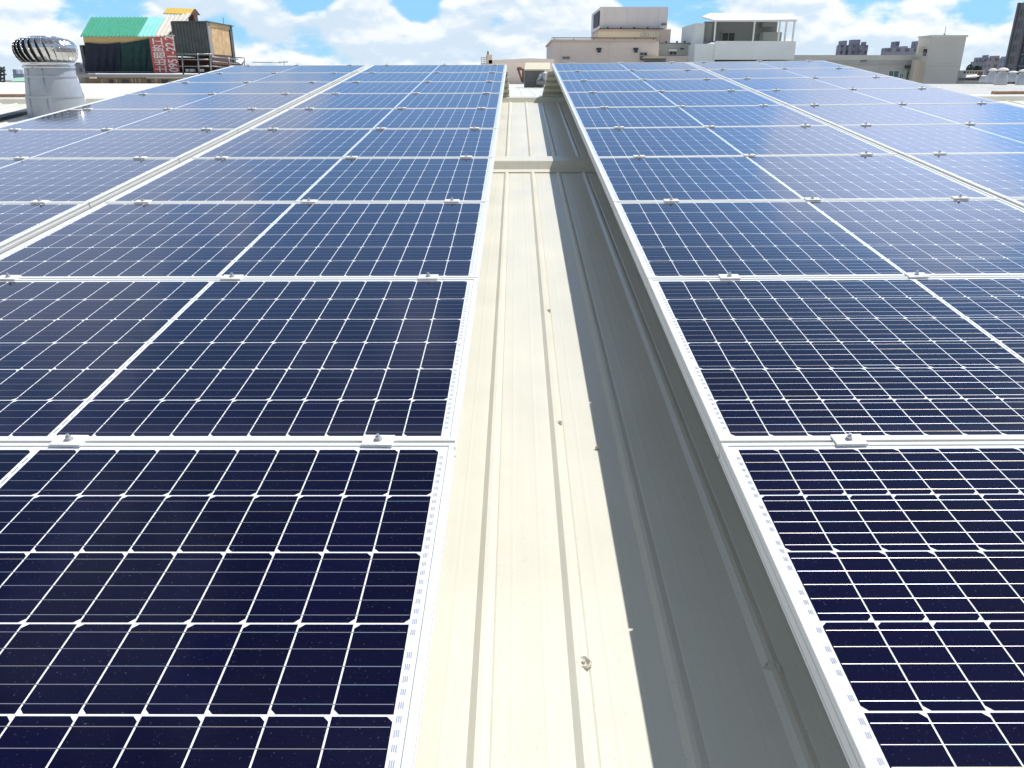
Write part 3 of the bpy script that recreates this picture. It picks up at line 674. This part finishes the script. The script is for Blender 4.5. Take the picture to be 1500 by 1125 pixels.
B.bar('antenna', 'tube', [((327, 24, 1), (327.5, 38, 1))], .02)
# small yellow-roofed vent house
B = Bld('yellow_roofed_vent', 'small yellow gable roof on a brown post above the dark shed', 'vent', 51.5, 281, 31)
ribs_on(B, 'roof', 'yellowroof', (239, 19.5, -.7), (279, 21, -.7), (245, 11.5, .0), (284.5, 13, .0), 8, .03)
B.poly('gable', 'brownpost', [(278, 21.2, -.6), (291.5, 22.5, .4), (284.5, 13.2, 0)], .1); B.box('post', 'brownpost', 276.5, 284.5, 20, 33, .0, .7)
# slab building under the sheds
B = Bld('tan_building', 'tan walled building with dark openings carrying the rooftop sheds', 'building', 45, 200, 126)
B.box('roof_slab', 'slab', 113, 372, 108.6, 114.2, -.3, 9); B.box('wall', 'tanwall', 140, 372, 114.2, 200, 0, 8.5); B.box('grey_wall', 'greywall', 105, 140, 112.5, 200, .2, 8)
for x0, x1, y1 in ((160.5, 166, 124), (179, 188.5, 123.5), (216, 221, 123.5), (237, 246, 122), (262, 270, 121), (283, 292, 120)): B.box('opening', 'win_dark', x0, x1, 116.5, y1, -.04, .2)
for x in (150, 171, 194, 199, 205, 229): B.box('pilaster', 'palesheet', x, x + 1.2, 115, 125, -.05, .0)
B.box('roof_pipe', 'palesheet', 131, 140, 112.5, 115, -.5, -.3)
B = Bld('rail_stand', 'thin pipe railing with a dark plant pot beside the dark shed', 'railing', 48, 352, 98)
B.bar('rail', 'tube', [((345, 84.5, 0), (358, 84.5, 0)), ((358, 84.5, 0), (358, 99, 0)), ((345, 91, 0), (356, 95, 0)), ((351, 97, 0), (358, 90, 0)), ((345, 97, 0), (350, 92, 0))], .03); B.box('pot', 'darkshed', 346, 352, 94, 99, .0, .4)
B = Bld('aerial', 'thin roof aerial standing far behind the left array', 'aerial', 60, 415, 97)
B.bar('mast', 'tube', [((416, 88, 0), (416.5, 100, 0)), ((409, 91.5, 0), (422, 90.5, 0)), ((410, 90, 0), (410, 93, 0)), ((420.5, 89, 0), (420.5, 92, 0)), ((370, 91.2, 0), (409, 91.6, 0))], .025)

# ------------------------------------------------------------------ distant city
def facade(name, col, wcol, cx, cz, fx=.5, fz=.5):
    m = mat(name, col, .75); t = m.node_tree; b = t.nodes['Principled BSDF']; tc = t.nodes.new('ShaderNodeTexCoord'); sp = t.nodes.new('ShaderNodeSeparateXYZ'); t.links.new(tc.outputs['Object'], sp.inputs[0])
    def mth(op, a, q):
        x = t.nodes.new('ShaderNodeMath'); x.operation = op
        for i, v in enumerate((a, q)):
            if isinstance(v, (int, float)): x.inputs[i].default_value = v
            else: t.links.new(v, x.inputs[i])
        return x.outputs[0]
    xx = mth('ADD', sp.outputs[0], sp.outputs[1])
    a = mth('LESS_THAN', mth('FRACT', mth('DIVIDE', xx, cx), 0), fx); c = mth('LESS_THAN', mth('FRACT', mth('DIVIDE', sp.outputs[2], cz), 0), fz)
    mx = t.nodes.new('ShaderNodeMix'); mx.data_type = 'RGBA'; t.links.new(mth('MULTIPLY', a, c), mx.inputs[0]); mx.inputs[6].default_value = (*col, 1); mx.inputs[7].default_value = (*wcol, 1)
    t.links.new(mx.outputs[2], b.inputs['Base Color']); MT[name] = m; return name
facade('apt_a', (.34, .34, .40), (.17, .18, .24), 3.0, 3.1, .45, .5); facade('apt_b', (.42, .41, .47), (.2, .21, .28), 4.2, 3.2, .5, .45); facade('apt_c', (.42, .37, .38), (.2, .18, .21), 3.4, 3.1, .5, .5); facade('apt_d', (.36, .41, .50), (.22, .26, .34), 3.0, 3.2, .5, .5)
def far(name, label, Y, blocks, yref=118, cat='building', group=None):
    B = Bld(name, label, cat, Y, (blocks[0][1] + blocks[0][2]) / 2, yref, group)
    for (m_, x0, x1, yt, d0) in blocks:
        a = B.p(x0, yt, d0); c = B.p(x1, 130, d0); cx = B.p(x0, 115, d0); c2 = B.p(x1, 115, d0); b = MB()
        b.box(cx.x + (2.2 if x0 > 1000 else 0), c2.x, d0, d0 + 6, -14 - B.o.z, a.z); b.build('wall', m_, B.r)
    return B
far('apartment_block', 'distant grey apartment cluster with stepped rooftop towers above the long grey building', 420,
    [('apt_a', 1219, 1264.5, 66, 0), ('apt_a', 1221, 1233, 59.5, 2), ('apt_a', 1236, 1252, 58, 3), ('apt_a', 1254, 1261, 61, 1), ('apt_a', 1226, 1230, 62, -2), ('apt_b', 1233, 1238, 67, -3), ('apt_b', 1250, 1254, 67, -3)])
far('apartment_block', 'distant wide apartment block with rooftop lift towers left of the stair tower', 400,
    [('apt_b', 1285.5, 1350, 70, 0), ('apt_a', 1298, 1309, 60.5, 1), ('apt_a', 1328, 1337, 60, 1), ('apt_a', 1341, 1346, 61, 1), ('apt_b', 1309, 1322, 67.5, 1)])
far('apartment_block', 'distant stepped grey apartments just right of the stair tower', 460, [('apt_a', 1420, 1443, 90, 0), ('apt_a', 1424, 1443, 84, 1), ('apt_a', 1435, 1441.5, 80.5, 2)])
far('apartment_block', 'distant brownish apartment block between two grey ones on the right', 430, [('apt_c', 1442, 1460, 85, 0), ('apt_c', 1446, 1457.5, 81.5, 1)])
far('apartment_block', 'distant bluish apartment block next to the tall tower', 480, [('apt_d', 1460, 1480, 88, 0), ('apt_d', 1463, 1475, 82.5, 1)])
far('apartment_block', 'small distant blue grey block left of the ventilator duct', 420, [('apt_d', 20, 36, 108, 0), ('apt_d', 21, 26, 101.5, 1)])
far('apartment_block', 'distant dark grey block between the ventilator and the green-roofed shed', 330, [('apt_a', 108, 130, 94, 0), ('apt_a', 112, 122, 91.5, 2)])
bm('treegreen', (.05, .085, .04), rough=.9, var=.4, vscale=1.2); bm('bark', (.10, .08, .06))
# tall tower at the right edge
bm('towergrey', (.21, .20, .22)); bm('towerdark', (.035, .05, .085), rough=.25); bm('towerpane', (.05, .12, .14), rough=.12)
B = Bld('residential_tower', 'tall dark grey residential tower with blue glass bays at the right edge', 'tower', 240, 1490, 118)
def tb(name, m_, x0, x1, yt, d0, d1):
    a = B.p(x0, yt, d0); c = B.p(x0, 100, d0); e = B.p(x1, 100, d0); b = MB(); b.box(c.x, e.x, d0, d1, -14 - B.o.z, a.z); return b.build(name, m_, B.r), c.x, e.x, a.z
tb('wall', 'towergrey', 1487, 1560, 2, 0, 5.2); tb('roof_block', 'towergrey', 1496, 1550, -9, 1.5, 4.5)
_, xa, xb, zt = tb('glass_bay', 'towerdark', 1491, 1509, 4, -.9, 0)
tb('pilaster', 'towergrey', 1487, 1490, 0, -.5, 0); tb('pilaster', 'towergrey', 1509.5, 1513, 0, -1.2, 0)
x0_ = B.p(1487, 100, 0).x
for (y0, y1) in ((-.02, .8), (4.4, 5.25)):
    b = MB(); b.box(x0_ - .35, x0_, y0, y1, -14 - B.o.z, zt + .5); b.build('pilaster', 'towergrey', B.r)
for i in range(13):
    z = zt - 1.4 - i * 3.1
    if z < -10: break
    for y0, y1 in ((1.3, 2.4), (2.9, 4.0)):
        b = MB(); b.box(x0_ - .12, x0_ + .05, y0, y1, z - 1.8, z); b.build('window', 'win_dark', B.r)
    for j in range(3):
        x = xa + (xb - xa) * (j + .18) / 3; b = MB(); b.box(x, x + (xb - xa) * .22, -1.02, -.88, z - 1.9, z - .2); b.build('window', 'towerpane', B.r)
    b = MB(); b.box(xa - .05, xb + .05, -1.0, -.89, z - 2.75, z - 2.35); b.build('floor_band', 'towergrey', B.r)
# lattice pylon and low green roof on the far left
B = Bld('pylon', 'dark lattice mast at the left edge of the skyline', 'mast', 150, 4, 122)
B.bar('lattice', 'darkshed', [((x0, 124, d), (x1, 98, d)) for x0, x1 in ((-1, 1), (7, 5.5)) for d in (0, 1)] + [((0, y, 0), (7, y - 4, 0)) for y in (122, 117, 112, 107, 102)] + [((7, y, 0), (0, y - 4, 0)) for y in (122, 117, 112, 107, 102)] + [((-3, 109, 0), (9, 109, 0)), ((-2, 103, 0), (8, 103, 0))], .13)
bm('palegreen', (.35, .55, .45)); 
B = Bld('low_house', 'low pale green roofed house on the horizon left of the ventilator', 'house', 120, 27, 124)
B.box('wall', 'greywall', 17, 40, 120, 150, 0, 10); B.poly('roof', 'palegreen', [(16, 121, -.4), (41, 120.5, -.4), (38, 114.5, 5), (22, 115.5, 5)], .15)
B = Bld('low_wall', 'dark low wall along the far left edge of the pale roof', 'wall', 52, 10, 126)
B.box('wall', 'brownpost', -30, 37, 122.6, 140, 0, .4)
# right: roof vents, trees, little roof
for k, (cx_, cy, w_, yb, Y, lab) in enumerate(((1455, 101, 11, 117, 30, 'white-capped round roof vent, leftmost tall one beyond the right array'), (1470, 100.3, 15, 120, 26, 'largest white-capped round roof vent, bluish barrel beyond the right array'),
        (1484.5, 104.5, 13, 116, 32, 'white-capped round roof vent right of the largest one'), (1500, 102.5, 13, 120, 26, 'white-capped round roof vent cut by the right edge'), (1441, 110.5, 8, 117, 34, 'smallest white-capped round roof vent, left of the others'))):
    top = on_y(cx_, cy, Y); bot = on_y(cx_, yb, Y); s_ = Y / F; r = root('roof_vent', lab, 'vent', T((top.x, Y, bot.z)), 'round roof vents beyond the right array'); h = top.z - bot.z; R_ = w_ * s_ * .5
    b = MB(); b.lathe([(R_ * 1.15, -.1), (R_ * 1.12, h * .15), (R_ * 1.0, h * .45), (R_ * .80, h * .66), (R_ * .78, h * .74)], 24); b.build('barrel', 'zinc', r)
    b = MB(); b.cyl((0, 0), R_ * .55, h * .70, h * .86, 16); b.build('neck', 'beam' if k % 2 else 'rail', r)
    b = MB(); b.lathe([(R_ * .3, h * .84), (R_ * 1.0, h * .84), (R_ * .98, h * .90), (R_ * .7, h * 1.0), (R_ * .3, h * 1.05), (.001, h * 1.06)], 24); b.build('cap', 'whiteroof', r)
B = Bld('lean_to', 'small white lean-to roof with a dark front beside the stair tower', 'shelter', 40, 1425, 118)
B.poly('roof', 'whiteroof', [(1415, 114, -.3), (1434.5, 112.3, -.3), (1434, 110.3, 1.2), (1416, 111.5, 1.2)], .05); B.box('front', 'win_dark', 1416, 1434, 114, 118, 0, .8); B.box('post', 'brownpost', 1434.5, 1437.5, 104.5, 118, 0, .3)
B = Bld('scaffold_wall', 'grey green cluttered low wall between the stair tower and roof vents', 'wall', 55, 1424, 118)
B.box('wall', 'greywall', 1411, 1438, 103, 125, 0, 1); 
for x in range(1413, 1437, 4): B.box('opening', 'win_dark', x, x + 1.6, 104.5, 107.5, -.05, .1)
def tree(cx_, cy, w_, h_, Y, lab, seed):
    R = random.Random(seed); o = on_y(cx_, cy + h_, Y); s_ = Y / F; r = root('tree', lab, 'tree', T((o.x, Y, o.z)), 'far trees'); W_ = w_ * s_; H_ = h_ * s_; b = MB()
    for i in range(420):
        a = R.uniform(0, 6.283); u = R.random() ** .5; z = R.uniform(0, 1); rr = W_ * .5 * u * math.sin(math.pi * (z * .8 + .15)) * (1 + .25 * math.sin(a * 3 + seed)); p = Vector((rr * math.cos(a), rr * math.sin(a), H_ * z)); n = Vector((R.gauss(0, 1), R.gauss(0, 1), R.gauss(0, 1))).normalized(); q = n.orthogonal().normalized() * W_ * .07; t_ = n.cross(q)
        b.quad([p + q, p + t_, p - q, p - t_])
    b.build('crown', 'treegreen', r); b = MB(); b.tube((0, 0, -4), (0, 0, H_ * .6), W_ * .04, 6); b.build('trunk', 'bark', r)
tree(1419, 96, 10, 9, 90, 'dark tree just right of the stair tower on the skyline', 3); tree(1430, 98, 13, 8, 95, 'broad dark tree behind the cluttered low wall', 5)
